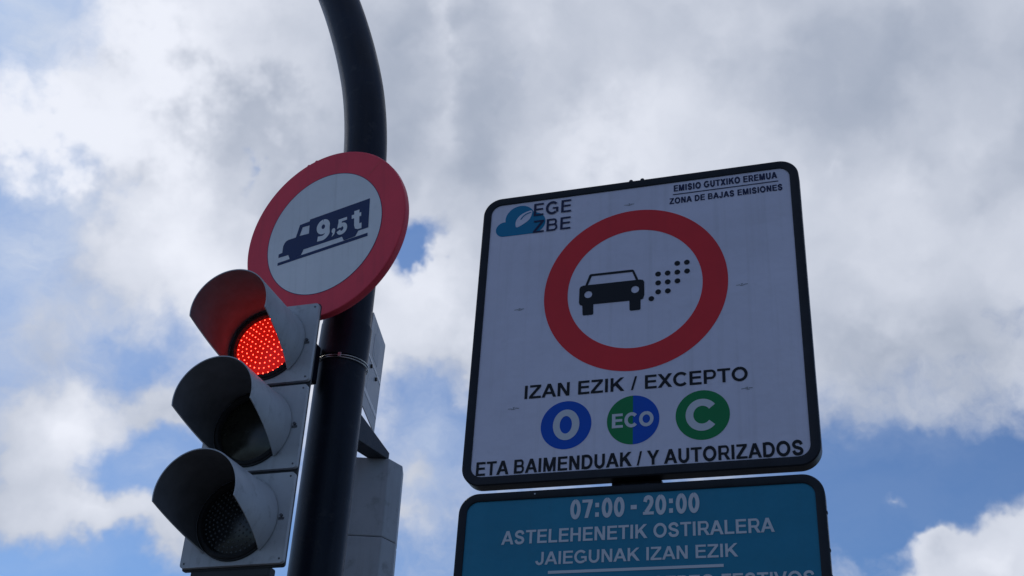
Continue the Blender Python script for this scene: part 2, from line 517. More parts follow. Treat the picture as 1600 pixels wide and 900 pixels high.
def glyph(ch, s, sv=None):
    """pieces (outline loops) of one letter, cap height 1, stroke s; returns (pieces, ink width, left bearing, right bearing)"""
    h = s / 2
    sv = sv or s * 0.86                              # horizontal strokes are a little thinner
    hv = sv / 2
    B = 0.085
    rect = lambda x0, x1, y0, y1: [(x0, y0), (x1, y0), (x1, y1), (x0, y1)]
    arc = lambda cx, cy, rx, ry, a0, a1, n=18: [(cx + rx * math.cos(R(a0 + (a1 - a0) * i / n)), cy + ry * math.sin(R(a0 + (a1 - a0) * i / n))) for i in range(n + 1)]
    P = []
    lb = rb = B
    if ch == ' ':
        return [], 0.0, 0.2, 0.2
    if ch == 'I':
        w = s
        P = [rect(0, s, 0, 1)]
    elif ch == 'L':
        w = 0.68
        P = [rect(0, s, 0, 1), rect(s, w, 0, sv)]
        rb = 0.04
    elif ch == 'E':
        w = 0.75
        P = [rect(0, s, 0, 1), rect(s, w, 0, sv), rect(s, w * 0.94, 0.5 - hv + 0.02, 0.5 + hv + 0.02), rect(s, w * 0.985, 1 - sv, 1)]
        rb = 0.05
    elif ch == 'F':
        w = 0.69
        P = [rect(0, s, 0, 1), rect(s, w * 0.92, 0.49 - hv, 0.49 + hv), rect(s, w, 1 - sv, 1)]
        rb = 0.03
    elif ch == 'H':
        w = 0.80
        P = [rect(0, s, 0, 1), rect(w - s, w, 0, 1), rect(s, w - s, 0.52 - hv, 0.52 + hv)]
    elif ch == 'T':
        w = 0.80
        P = [rect(0, w, 1 - sv, 1), rect(w / 2 - h, w / 2 + h, 0, 1 - sv)]
        lb = rb = 0.03
    elif ch == 'A':
        w = 0.98
        k = s * 1.08
        P = [[(0, 0), (k, 0), (w / 2 + k * .52, 1), (w / 2 - k * .52, 1)], [(w - k, 0), (w, 0), (w / 2 + k * .52, 1), (w / 2 - k * .52, 1)],
             rect(w * 0.22, w * 0.78, 0.23, 0.23 + sv)]
        lb = rb = 0.0
    elif ch == 'V':
        w = 0.93
        k = s * 1.08
        P = [[(0, 1), (w / 2 - k * .5, 0), (w / 2 + k * .5, 0), (k, 1)], [(w, 1), (w - k, 1), (w / 2 - k * .5, 0), (w / 2 + k * .5, 0)]]
        lb = rb = 0.0
    elif ch == 'Y':
        w = 0.93
        k = s * 1.15
        P = [[(0, 1), (w / 2 - h, 0.40), (w / 2 + h, 0.40), (k, 1)], [(w, 1), (w - k, 1), (w / 2 - h, 0.40), (w / 2 + h, 0.40)], rect(w / 2 - h, w / 2 + h, 0, 0.41)]
        lb = rb = 0.0
    elif ch == 'X':
        w = 0.92
        k = s * 1.25
        P = [[(0, 0), (k, 0), (w, 1), (w - k, 1)], [(w - k, 0), (w, 0), (k, 1), (0, 1)]]
        lb = rb = 0.01
    elif ch == 'Z':
        w = 0.80
        k = s * 1.3
        P = [rect(0, w, 0, sv), rect(0.03, w - 0.02, 1 - sv, 1), [(0, sv), (k * 0.98, sv), (w - 0.02, 1 - sv), (w - 0.02 - k, 1 - sv)]]
        lb = rb = 0.04
    elif ch == 'N':
        w = 0.80
        k = s * 1.15
        P = [rect(0, s, 0, 1), rect(w - s, w, 0, 1), [(0, 1), (w - k, 0), (w, 0), (k, 1)]]
    elif ch == 'M':
        w = 0.96
        k = s * 0.92
        P = [rect(0, k, 0, 1), rect(w - k, w, 0, 1), [(0, 1), (w / 2 - k * .55, 0), (w / 2 + k * .55, 0), (k * 1.3, 1)],
             [(w, 1), (w - k * 1.3, 1), (w / 2 - k * .55, 0), (w / 2 + k * .55, 0)]]
    elif ch == 'K':
        w = 0.90
        k = s * 1.25
        P = [rect(0, s, 0, 1), [(s, 0.32), (s, 0.32 + s * 1.35), (w - 0.03 - k, 1), (w - 0.03, 1)], [(w - k, 0), (w, 0), (s + k * 0.92, 0.70), (s + k * 0.25, 0.50)]]
        rb = 0.0
    elif ch in 'O':
        w = 0.98
        P = [ribbon(arc(w / 2, 0.5, w / 2 - h, 0.51 - hv, 90, 450, 40), s)]
        lb = rb = 0.05
    elif ch == '0':
        w = 0.68
        P = [ribbon(arc(w / 2, 0.5, w / 2 - h, 0.51 - hv, 90, 450, 40), s)]
        lb = rb = 0.05
    elif ch == 'C':
        w = 0.92
        P = [ribbon(arc(0.49, 0.5, 0.49 - h, 0.51 - hv, 42, 318, 34), s)]
        lb, rb = 0.05, 0.03
    elif ch == 'G':
        w = 0.95
        P = [ribbon(arc(0.49, 0.5, 0.49 - h, 0.51 - hv, 42, 312, 34), s), rect(w - s * 0.95, w, 0.13, 0.53), rect(w * 0.55, w - s * 0.95, 0.53 - sv, 0.53)]
        lb, rb = 0.05, 0.07
    elif ch in 'S':
        w = 0.83
        q = [(.93, .74), (.80, .93), (.5, 1.0), (.2, .93), (.06, .76), (.2, .59), (.5, .5), (.82, .41), (.95, .24), (.82, .06), (.5, 0), (.18, .07), (.03, .28)]
        P = [ribbon(spline([(h + a * (w - s), hv - .01 + b * (1.02 - sv)) for a, b in q], 5), s)]
        lb = rb = 0.045
    elif ch == 'D':
        w = 0.84
        P = [rect(0, s, 0, 1), ribbon([(s * .9, hv)] + arc(w - 0.46, 0.5, 0.46 - h, 0.5 - hv, -90, 90, 20) + [(s * .9, 1 - hv)], s * .95)]
        rb = 0.05
    elif ch == 'P':
        w = 0.78
        P = [rect(0, s, 0, 1), ribbon([(s * .9, 0.40)] + arc(w - 0.30, (0.40 + 1 - hv) / 2, 0.30 - h, (1 - hv - 0.40) / 2, -90, 90, 16) + [(s * .9, 1 - hv)], sv)]
        rb = 0.04
    elif ch == 'R':
        w = 0.86
        P = [rect(0, s, 0, 1), ribbon([(s * .9, 0.44)] + arc(w - 0.06 - 0.28, (0.44 + 1 - hv) / 2, 0.28 - h, (1 - hv - 0.44) / 2, -90, 90, 16) + [(s * .9, 1 - hv)], sv),
             [(w - s * 1.2, 0), (w, 0), (w * 0.70, 0.40), (w * 0.42, 0.42)]]
        rb = 0.0
    elif ch == 'B':
        w = 0.82
        P = [rect(0, s, 0, 1), ribbon([(s * .9, 0.52)] + arc(w - 0.05 - 0.25, (0.52 + 1 - hv) / 2, 0.25 - h, (1 - hv - 0.52) / 2, -90, 90, 16) + [(s * .9, 1 - hv)], sv),
             ribbon([(s * .9, hv)] + arc(w - 0.29, (0.52 + hv) / 2, 0.29 - h, (0.52 - hv) / 2, -90, 90, 16) + [(s * .9, 0.52)], sv)]
        rb = 0.05
    elif ch == 'U':
        w = 0.80
        P = [ribbon([(h, 1)] + arc(w / 2, 0.40, w / 2 - h, 0.41 - hv, 180, 360, 22) + [(w - h, 1)], s)]
    elif ch == 'J':
        w = 0.64
        P = [ribbon(arc(w / 2, 0.33, w / 2 - h, 0.34 - hv, 185, 360, 20) + [(w - h, 1)], s)]
        lb = 0.03
    elif ch == '2':
        w = 0.68
        q = [(.03, .70), (.16, .92), (.5, 1.0), (.84, .92), (.96, .72), (.82, .48), (.45, .20), (.14, .0)]
        P = [rect(0, w, 0, sv), ribbon(spline([(h + a * (w - s), hv + 0.05 + b * (0.96 - sv)) for a, b in q], 5), s)]
        lb = rb = 0.05
    elif ch == '5':
        w = 0.70
        q = [(.0, .22), (.14, .06), (.46, 0), (.82, .10), (.98, .32), (.84, .55), (.5, .63), (.16, .52)]
        P = [rect(0.12, w - 0.03, 1 - sv, 1), [(0.04, 0.42), (0.04 + s, 0.45), (0.12 + s * .9, 1 - sv), (0.12, 1 - sv)],
             ribbon(spline([(h + a * (w - s), hv - 0.01 + b * (1 - sv)) for a, b in q], 5), s)]
        lb = rb = 0.05
    elif ch == '7':
        w = 0.67
        P = [rect(0, w, 1 - sv, 1), [(w * .24, 0), (w * .24 + s, 0), (w, 1 - sv), (w - s * 1.15, 1 - sv)]]
        lb = rb = 0.05
    elif ch == '9':
        w = 0.70
        q = [(w - h, 0.66), (w - h - .005, 0.46), (w * 0.80, 0.24), (w * 0.55, 0.10), (w * 0.30, hv), (0.06, hv + 0.02)]
        P = [ribbon(arc(w / 2, 0.665, w / 2 - h, 0.345 - hv, 90, 450, 36), s), ribbon(spline(q, 5), s * 0.95)]
        lb = rb = 0.05
    elif ch == 't':
        w = 0.56
        P = [ribbon([(0.14 + h, 1.0), (0.14 + h, 0.24), (0.17 + h, 0.14), (0.25 + h, hv), (w, hv)], s), rect(0, 0.14, 0.62, 0.62 + sv), rect(0.14 + s, w * .96, 0.62, 0.62 + sv)]
        lb = rb = 0.05
    elif ch == ':':
        w = s * 1.05
        P = [rect(0, w, 0.03, 0.03 + w), rect(0, w, 0.55, 0.55 + w)]
        lb = rb = 0.13
    elif ch == ',':
        w = s * 1.15
        P = [circle(w / 2, w / 2, w / 2, 18), [(w * .35, 0.02), (w, w * .4), (w * .75, -0.10), (w * 0.05, -0.22)]]
        lb = rb = 0.05
    elif ch == '-':
        w = 0.38
        P = [rect(0, w, 0.33, 0.33 + s)]
        lb = rb = 0.05
    elif ch == '/':
        w = 0.40
        P = [[(0, 0), (s * 0.72, 0), (w, 1), (w - s * 0.72, 1)]]
        lb = rb = 0.02
    return P, w, lb, rb


def lettering(text, x0, x1, z0, z1, y, mat, parent, s=0.2, name='lettering', label=None, track=0.0, space=None):
    """one printed line fitted into the box x0..x1, z0..z1 of a panel"""
    est = sum(w + lb + rb + track for _, w, lb, rb in (glyph(ch, s) for ch in text))
    sx = s * min(1.5, max(1.0, (z1 - z0) * est / (x1 - x0)))      # keep the stems bold where a line is set condensed
    pieces, pen = [], 0.0
    for i, ch in enumerate(text):
        P, w, lb, rb = glyph(ch, sx, s * 0.86)
        if ch == ' ' and space is not None:
            lb = rb = space / 2
        if i == 0:
            lb = 0.0
        pen += lb
        pieces += [(text[:i].count(' '), k, [(px + pen, py) for px, py in q]) for k, q in enumerate(P)]
        pen += w + rb + track
    total = max(p[0] for _, _, q in pieces for p in q)
    kx, kz = (x1 - x0) / total, (z1 - z0)
    for word in sorted({p[0] for p in pieces}):                   # each printed word is a part
        mb = MB()
        for wd, k, q in pieces:
            if wd == word:
                mb.flat([[(x0 + a * kx, z0 + b * kz) for a, b in q]], y - k * 0.00004)
        mb.build(name, mat, parent, label=label)


# ================================================================== ground
gb = MB().add([(-300, -300, 0), (300, -300, 0), (300, 300, 0), (-300, 300, 0)], [(0, 1, 2, 3)])
ground = gb.build('ground', MAT['ground'])
ground['kind'] = 'structure'
ground['label'] = 'pale concrete pavement under the poles'

# ================================================================== curved black mast
AX = Vector((-0.51762, 3.4, 1.10601 + EYE))
LEAN = Vector((-0.0208, 0.0, 1.0))
mast = thing('signal_mast', 'tall black tubular mast bending over towards the top edge behind the round sign', 'pole',
             AX + LEAN * (-AX.z))
base = mast.location.copy()
axis = lambda z: AX + LEAN * (z - AX.z) - base          # point of the straight shaft at world height z, mast-local
pts, rad = [], []
for z in (0.0, 0.6, 1.2, 1.8, 2.4, 3.0, 3.4, 3.7, 3.95):
    pts.append(axis(z)); rad.append(0.0865 - 0.0085 * z / 4.2)
bend = [(-0.5535, 3.4030, 2.45), (-0.5630, 3.4048, 2.60), (-0.5850, 3.4108, 2.766), (-0.6225, 3.4219, 2.943),
        (-0.6860, 3.4415, 3.157), (-0.7690, 3.4665, 3.385), (-0.8700, 3.4970, 3.610), (-1.0000, 3.5370, 3.830), (-1.1700, 3.5890, 4.040),
        (-1.3900, 3.6560, 4.220), (-1.6800, 3.7440, 4.350), (-2.0500, 3.8570, 4.420), (-2.5500, 4.0090, 4.450), (-3.2000, 4.2070, 4.460)]
bend = spline([(p[0], p[2]) for p in bend], 4)
for x, z in bend:
    yy = 3.4 + 0.31 / 0.95 * max(0.0, -0.546 - x - 0.0208 * 0)
    pts.append(Vector((x, yy, z + EYE)) - base)
    rad.append(0.0775)
MB().sweep(pts, rad, 48).build('shaft', MAT['pole'], mast, smooth=True)
# base flange with bolts (stands on the pavement)
fl = MB()
fl.sweep([(0, 0, 0.0), (0, 0, 0.02)], 0.16, 32)
fl.build('base_plate', MAT['pole'], mast, bevel=0.003)
for k in range(4):
    a = R(45 + 90 * k)
    MB().sweep([(0.125 * math.cos(a), 0.125 * math.sin(a), 0.015), (0.125 * math.cos(a), 0.125 * math.sin(a), 0.05)], 0.012, 6).build('anchor_bolt', MAT['steel'], mast)


def band(name, z, r, tube, mat, parent, tilt=(0, 0), flat_h=None):
    c = axis(z)
    n = 72
    mb = MB()
    if flat_h is None:
        ring = []
        for i in range(n + 1):
            a = 2 * math.pi * i / n
            ring.append((c.x + r * math.cos(a), c.y + r * math.sin(a), c.z + tilt[0] * math.cos(a) + tilt[1] * math.sin(a)))
        mb.sweep(ring, tube, 8, cap=False)
    else:
        vs, fs = [], []
        for i in range(n):
            a = 2 * math.pi * i / n
            for rr, dz in ((r, -flat_h / 2), (r + tube, -flat_h / 2), (r + tube, flat_h / 2), (r, flat_h / 2)):
                vs.append((c.x + rr * math.cos(a), c.y + rr * math.sin(a), c.z + dz))
        for i in range(n):
            j = (i + 1) % n
            for s in range(4):
                t = (s + 1) % 4
                fs.append((i * 4 + s, j * 4 + s, j * 4 + t, i * 4 + t))
        mb.add(vs, fs)
    return mb.build(name, mat, parent, smooth=True)


band('strap', 1.718 + EYE, 0.0845, 0.0018, MAT['steel'], mast, (0.002, 0.002))
band('strap', 1.7115 + EYE, 0.0845, 0.0017, MAT['steel'], mast, (-0.001, 0.003))
c = axis(1.715 + EYE)
MB().box(c.x - 0.004, c.x + 0.006, c.y - 0.0895, c.y - 0.084, c.z - 0.007, c.z + 0.008).build('strap_buckle', MAT['steel'], mast, bevel=0.001)
# wide dark clamp sleeve above the strap, carrying the signal and the round sign
band('clamp_sleeve', 1.79 + EYE, 0.0800, 0.003, MAT['pole'], mast, flat_h=0.13)

# ================================================================== three-light traffic signal
YAW = -0.3174
SLEAN = -0.0211
HS, WS = 0.27, 0.308
rot = (Matrix.Rotation(SLEAN, 3, 'Y') @ Matrix.Rotation(YAW, 3, 'Z')).to_euler()
corner = Vector((-0.5558, 3.0622, 0.9473 + EYE))
sig_base = corner - Vector((math.cos(YAW), math.sin(YAW), 0)) * WS / 2
signal = thing('traffic_signal', 'grey three light traffic signal with deep hoods and its top red light lit', 'traffic light', sig_base, rot)


def signal_body(parent, width, height, mat, depth=0.13, inset0=0.010, inset1=0.085, y0=0.014):
    mb = MB()
    rings = []
    prof = [(y0, 0.0008), (y0 + 0.009, 0.0012), (y0 + 0.0095, inset0 + 0.004), (y0 + 0.025, inset0 + 0.014), (y0 + 0.06, inset0 + 0.035), (y0 + 0.10, inset1 - 0.02), (y0 + depth - 0.012, inset1), (y0 + depth, inset1 + 0.014)]
    for y, i in prof:
        q = rrect(-width / 2 + i, width / 2 - i, i * 0.55, height - i * 0.55, max(0.008, min(0.03, i)), 6)
        rings.append([(x, y, z) for x, z in q])
    n = len(rings[0])
    vs = [p for r in rings for p in r]
    fs = [tuple(range(n)), tuple(range(len(vs) - 1, len(vs) - n - 1, -1))]
    for a in range(len(rings) - 1):
        for i in range(n):
            j = (i + 1) % n
            fs.append((a * n + j, a * n + i, (a + 1) * n + i, (a + 1) * n + j))
    mb.add(vs, fs)
    return mb.build('housing', mat, parent, smooth=True, angle=30)


signal_body(signal, WS, HS * 3, MAT['housing_dark'])
LENS_R = 0.0985
VIS_R, VIS_L = 0.1215, 0.232
PH0, PH1 = R(-9), R(-47)


def make_visor(cz, cx, parent, tip):
    """cut-away hood: outer skin grey, lining black"""
    mb = MB()
    nphi, nl = 72, 8
    def L(ph):
        s = math.sin(ph)
        if s >= math.sin(PH0):
            return VIS_L
        return max(0.0, VIS_L * (s - math.sin(PH1)) / (math.sin(PH0) - math.sin(PH1)))
    grid = {}
    for side, r0 in ((0, VIS_R), (1, VIS_R - 0.0032)):
        for i in range(nphi + 1):
            ph = PH1 + (math.pi - 2 * PH1) * i / nphi
            for j in range(nl + 1):
                l = L(ph) * j / nl
                flare = 0.004 * max(0, 1 - l / 0.03) ** 2 * (1 if side == 0 else 0)
                r = r0 + flare - 0.0015 * (l / VIS_L)
                x, z = cx + r * math.cos(ph) + tip[0] * l / VIS_L, cz + r * math.sin(ph) + tip[1] * l / VIS_L
                grid[side, i, j] = len(mb.v)
                mb.v.append((x, -0.004 - l, z))
    for i in range(nphi):
        for j in range(nl):
            a, b, c2, d2 = grid[0, i, j], grid[0, i + 1, j], grid[0, i + 1, j + 1], grid[0, i, j + 1]
            mb.f.append((a, d2, c2, b)); mb.m.append(0)
            a, b, c2, d2 = grid[1, i, j], grid[1, i + 1, j], grid[1, i + 1, j + 1], grid[1, i, j + 1]
            mb.f.append((a, b, c2, d2)); mb.m.append(1)
        a, b = grid[0, i, nl], grid[0, i + 1, nl]
        c2, d2 = grid[1, i + 1, nl], grid[1, i, nl]
        mb.f.append((a, d2, c2, b)); mb.m.append(0)
    return mb.build('visor', [MAT['housing'], MAT['visor_in']], parent, smooth=True, angle=50)


def lens_dome(r, bulge, y):
    return [(r * (1 - (1 - t) ** 1) if False else r * t, y - bulge * (1 - t * t)) for t in [i / 10 for i in range(11)]]


def make_led(cz, cx, parent, rings, mat, radius, y0, bulge, jitter=0.0):
    mb = MB()
    for k in range(rings + 1):
        n = 1 if k == 0 else 6 * k
        rr = k / rings * LENS_R * 0.93
        for i in range(n):
            a = 2 * math.pi * (i + 0.37 * k) / n
            x, z = rr * math.cos(a), rr * math.sin(a)
            y = y0 - bulge * (1 - (rr / LENS_R) ** 2)
            rd = radius * random.uniform(0.88, 1.12)
            vs = [(cx + x, y - rd * 0.55, cz + z)]
            for q in range(8):
                b = 2 * math.pi * q / 8
                vs.append((cx + x + rd * .75 * math.cos(b), y - rd * 0.4, cz + z + rd * .75 * math.sin(b)))
            for q in range(8):
                b = 2 * math.pi * q / 8
                vs.append((cx + x + rd * math.cos(b), y + 0.0006, cz + z + rd * math.sin(b)))
            fs = [(0, 1 + q, 1 + (q + 1) % 8) for q in range(8)]
            fs += [(1 + q, 9 + q, 9 + (q + 1) % 8, 1 + (q + 1) % 8) for q in range(8)]
            mb.add(vs, fs)
    o = mb.build('led_cluster', mat, parent, smooth=True)
    o['kind'] = 'stuff'
    return o


SECTIONS = [  # from the bottom: (lens material, label of the lens, led material, centre shift, hood tip shift)
    ('lens_green', 'dark unlit bottom lens with faint dots', 'led_off', (-0.004, -0.001), (0.003, -0.008)),
    ('lens_amber', 'dark unlit middle lens', None, (-0.003, 0.0), (0.002, -0.006)),
    ('lens_red', 'glowing red top lens', 'led_red', (0.0, 0.0), (-0.003, 0.004)),
]
for k, (lm, ll, led, sh, tip) in enumerate(SECTIONS):
    z0, z1 = k * HS + 0.0065, (k + 1) * HS - 0.0065
    cz, cx = (k + 0.5) * HS + sh[1], sh[0]
    door = MB()
    outer = rrect(-WS / 2, WS / 2, z0, z1, 0.010, 6)
    hole = circle(cx, cz, 0.108, 64)
    door.flat([outer, hole[::-1]], 0.0)
    nn = len(outer)
    door.add([(x, 0.0, z) for x, z in outer] + [(x, 0.013, z) for x, z in outer],
             [(i + nn, (i + 1) % nn + nn, (i + 1) % nn, i) for i in range(nn)])
    door.add([(x, 0.013, z) for x, z in outer], [tuple(range(nn - 1, -1, -1))])
    door.lathe([(0.108, 0.0), (0.108, 0.012)], cx, cz, 64)
    dob = door.build('section_door', MAT['housing'], signal, smooth=True, angle=30,
                     label=('bottom', 'middle', 'top')[k] + ' section of the grey housing')
    rim = MB().lathe([(0.0980, 0.010), (0.0985, -0.006), (0.1010, -0.0115), (0.1075, -0.0130), (0.1115, -0.0105), (0.1125, -0.0065), (0.1165, -0.0060), (0.1172, 0.001)], cx, cz, 72)
    rim.build('lens_rim', MAT['rubber'], dob, smooth=True, angle=35)
    lens = MB().lathe(lens_dome(LENS_R, 0.014, 0.002), cx, cz, 64)
    lo = lens.build('lens', MAT[lm], dob, smooth=True, label=ll)
    if led:
        make_led(cz, cx, dob, 6 if led == 'led_red' else 7, MAT[led], 0.0018 if led == 'led_red' else 0.0036, 0.002, 0.014)
    make_visor(cz, cx, dob, tip)
    for sx_, sz_ in ((-1, z0 + 0.012), (1, z0 + 0.012), (-1, z1 - 0.012), (1, z1 - 0.012)):
        MB().lathe([(0.0, -0.0016), (0.0026, -0.0014), (0.0030, 0.0006)], sx_ * (WS / 2 - 0.012), sz_, 10).build('screw', MAT['latch'], dob)
    # door latch on the edge that faces the mast
    la = MB()
    lx, lz = WS / 2 - 0.022, cz + 0.004
    la.lathe([(0.0, -0.007), (0.0038, -0.007), (0.0042, -0.0055), (0.0042, 0.001)], lx, lz, 16)
    la.box(lx - 0.008, lx + 0.008, -0.0025, 0.001, lz - 0.011, lz - 0.0055)
    la.build('latch', MAT['latch'], dob)
# brackets from the housing to the mast
MB().box(-0.010, 0.046, 0.125, 0.262, HS * 3 - 0.142, HS * 3 - 0.010).build('bracket', MAT['pole'], signal, bevel=0.006)
MB().box(-0.030, 0.030, 0.025, 0.085, -0.125, -0.027).build('lower_stem', MAT['pole'], signal, bevel=0.006)
MB().box(-0.025, 0.060, 0.030, 0.262, -0.170, -0.126).build('lower_bracket', MAT['pole'], signal, bevel=0.006)
MB().box(-0.128, 0.110, 0.016, 0.055, -0.024, 0.006).build('bottom_cap', MAT['housing_dark'], signal, bevel=0.006)

# ================================================================== round weight limit sign
ryaw, rtilt, rspin = -0.5017, -0.0633, R(5.45)
ux = Vector((math.cos(ryaw), math.sin(ryaw), 0))
nn_ = Vector((math.sin(ryaw) * math.cos(rtilt), -math.cos(ryaw) * math.cos(rtilt), math.sin(rtilt)))
uz = nn_.cross(ux)
mrot = Matrix((ux, -nn_, uz)).transposed() @ Matrix.Rotation(-rspin, 3, 'Y')
rsign = thing('weight_limit_sign', 'round red bordered 9,5 t truck sign clamped to the black mast', 'road sign',
              Vector((-0.60996, 3.13898, 2.05498 + EYE)), mrot.to_euler())
RO, RI = 0.300, 0.218
MB().lathe([(0.0, 0.030), (RO - 0.008, 0.030), (RO, 0.028), (RO + 0.002, 0.020), (RO + 0.002, 0.004), (RO, 0.0006), (RO - 0.003, 0.0)], seg=128).build('rim', MAT['red_old'], rsign, smooth=True, angle=30)
MB().lathe([(RI - 0.002, 0.0), (RO - 0.003, 0.0)][::-1], seg=128).build('red_border', MAT['red_old'], rsign)
MB().flat([circle(0, 0, RI, 128)], -0.0006).build('white_face', MAT['white_old'], rsign)
MB().lathe([(RI - 0.0005, -0.0009), (RI + 0.0012, -0.0009)][::-1], seg=128).build('inner_line', MAT['truck'], rsign)
MB().flat([ribbon([(0.1653, 0.1603), (0.192, 0.185), (0.2150, 0.2040)], 0.0016)], -0.0008).build('scratch', material('scratched_red', (0.85, 0.16, 0.16), 0.5), rsign)
tk = [(-0.1733, -0.0377), (-0.1731, -0.0249), (-0.1590, -0.0230), (-0.1568, 0.0008), (-0.1518, 0.0105), (-0.1459, 0.0168), (-0.1370, 0.0190), (-0.1076, 0.0184), (-0.0934, 0.0614), (-0.0551, 0.0628),
      (-0.0543, 0.0692), (0.1741, 0.0699), (0.1686, -0.0380), (0.1315, -0.0378), (0.1206, -0.0548), (0.0778, -0.0560), (0.0711, -0.0394), (-0.0752, -0.0380), (-0.0843, -0.0560), (-0.1278, -0.0576), (-0.1347, -0.0392)]
win = [(-0.0935, 0.0192), (-0.0822, 0.0491), (-0.0554, 0.0475), (-0.0569, 0.0164)]
MB().flat([tk, win[::-1]], -0.0012).build('truck_pictogram', MAT['truck'], rsign)
MB().flat([[(-0.1756, -0.0670), (0.1664, -0.0689), (0.1663, -0.0572), (-0.1753, -0.0565)]], -0.0012).build('road_line', MAT['truck'], rsign)
lettering('9', -0.0265, 0.0245, -0.0260, 0.0470, -0.0018, MAT['white_old'], rsign, s=0.225, label='pale figure 9 on the truck')
lettering(',', 0.0315, 0.0455, -0.0150, 0.0430, -0.0018, MAT['white_old'], rsign, s=0.20, label='pale comma on the truck')
lettering('5', 0.0500, 0.0905, -0.0285, 0.0290, -0.0018, MAT['white_old'], rsign, s=0.215, label='pale figure 5 on the truck')
lettering('t', 0.1070, 0.1440, -0.0290, 0.0405, -0.0018, MAT['white_old'], rsign, s=0.235, label='pale letter t on the truck')
# clamp rails behind the disc
for zz in (-0.14, 0.14):
    MB().box(-0.17, 0.05, 0.031, 0.058, zz - 0.018, zz + 0.018).build('clamp_rail', MAT['alu'], rsign, bevel=0.002)
    MB().box(-0.115, -0.005, 0.059, 0.20, zz - 0.016, zz + 0.016).build('clamp_arm', MAT['pole'], rsign, bevel=0.003)
for x in (-0.13, 0.02):
    MB().lathe([(0.0, 0.059), (0.009, 0.059), (0.009, 0.070), (0.0, 0.070)], x, -0.14, 6).build('clamp_bolt', MAT['steel'], rsign)
for a in (98, 104):
    x, z = (RO + 0.002) * math.cos(R(a)), (RO + 0.002) * math.sin(R(a))
    MB().lathe([(0.0, 0.004), (0.006, 0.005), (0.007, 0.013), (0.006, 0.020), (0.0, 0.021)], x, z, 12).build('rim_rivet', MAT['red_old'], rsign, smooth=True)

# ================================================================== small plate seen edge-on beside the mast
pl_a, pl_b = Vector((-0.4600, 3.450, 0)), Vector((-0.4339, 3.6850, 0))
pd = (pl_b - pl_a).normalized()
plate = thing('small_sign_plate', 'small grey plate on edge behind the mast, below the round sign', 'sign plate',
              (pl_a.x, pl_a.y, 1.6176 + EYE), (0, 0, math.atan2(pd.y, pd.x)))
PW, PH = (pl_b - pl_a).length, 0.338
MB().prism(rrect(0, PW, 0, PH, 0.006, 4), -0.0015, 0.0015).build('plate', MAT['alu'], plate)
pf = -0.0022
MB().prism(rrect(0.062, 0.150, 0.205, 0.290, 0.004, 4), pf, pf + 0.0006).build('sticker', material('pale_sticker', (0.52, 0.53, 0.55), 0.5), plate)
MB().flat([[(0.080, 0.222), (0.092, 0.220), (0.136, 0.272), (0.124, 0.276)]], pf - 0.0005).build('sticker_print', MAT['alu'], plate)
for zz, hh in ((0.178, 0.010), (0.050, 0.016)):
    MB().box(0.004, PW - 0.004, pf - 0.0004, pf + 0.0006, zz, zz + hh).build('pale_stripe', MAT['white_old'], plate)
for x, zz in ((0.062, 0.164), (0.150, 0.160)):
    MB().lathe([(0.0, -0.008), (0.006, -0.008), (0.007, -0.006), (0.007, -0.001)], x, zz, 10).build('bolt', MAT['bolt'], plate)
MB().box(0.0, 0.05, 0.0016, 0.030, 0.12, 0.16).build('mount', MAT['pole'], plate)

# ================================================================== second signal head seen from behind
bx = Vector((-0.4665, 3.700, 0.71 + EYE))
back = thing('signal_head_back', 'pale grey signal housing seen from behind, to the side of the mast base', 'traffic light', bx, (0, SLEAN, 0))
back['label'] = 'pale grey back of another signal head hanging behind the black mast'
for k in range(3):
    mb = MB()
    z0, z1 = k * 0.276, k * 0.276 + 0.2745
    half = [(0.112, 0.0), (0.154, 0.060), (0.154, 0.130)]
    sec = [(-x, y) for x, y in half[::-1]] + half
    sec = sec + []
    n = len(sec)
    top = z1 if k < 2 else z1 - 0.002
    vs = [(x, y, z0) for x, y in sec] + [(x, y, top) for x, y in sec]
    fs = [(i, i + 1, i + 1 + n, i + n) for i in range(n - 1)] + [(n - 1, 0, n, 2 * n - 1), tuple(range(n - 1, -1, -1)), tuple(range(n, 2 * n))]
    mb.add(vs, fs)
    so = mb.build('housing_section', MAT['back_grey'], back, bevel=0.004, label=('bottom', 'middle', 'top')[k] + ' grey section of the housing')
    hood = MB()
    n2 = 28
    vs = []
    for i in range(n2 + 1):
        ph = R(-20) + R(220) * i / n2
        for r, y in ((0.118, 0.131), (0.118, 0.30), (0.115, 0.30), (0.115, 0.131)):
            vs.append((r * math.cos(ph), y, z0 + 0.135 + r * math.sin(ph)))
    fs = [(i * 4 + s, i * 4 + (s + 1) % 4, (i + 1) * 4 + (s + 1) % 4, (i + 1) * 4 + s) for i in range(n2) for s in range(4)]
    hood.add(vs, fs).build('visor', MAT['housing'], so, smooth=True)
# tapered dark bracket on top, running to the mast
br = MB()
P0, P1 = Vector((-0.4600, 3.470, 0)), Vector((-0.3745, 3.715, 0))
sd = Vector((0.06, -0.020, 0))
vs = []
for p, zt, zb in ((P0, 1.592, 1.500), (P1, 1.562, 1.5375)):
    for o_ in (Vector((0, 0, 0)), -sd):
        vs += [p + o_ + Vector((0, 0, zb + EYE)), p + o_ + Vector((0, 0, zt + EYE))]
vs = [back.matrix_basis.inverted() @ v for v in vs]
br.add(vs, [(0, 4, 5, 1), (2, 3, 7, 6), (1, 5, 7, 3), (0, 2, 6, 4), (4, 6, 7, 5), (0, 1, 3, 2)])
br.build('bracket', MAT['pole'], back, bevel=0.003)

# ================================================================== low emission zone sign on its own post
ZYAW = -0.3407
ZO = Vector((0.3232, 2.6546, 1.5390 + EYE))
zux = Vector((math.cos(ZYAW), math.sin(ZYAW), 0))
zback = Vector((-math.sin(ZYAW), math.cos(ZYAW), 0))


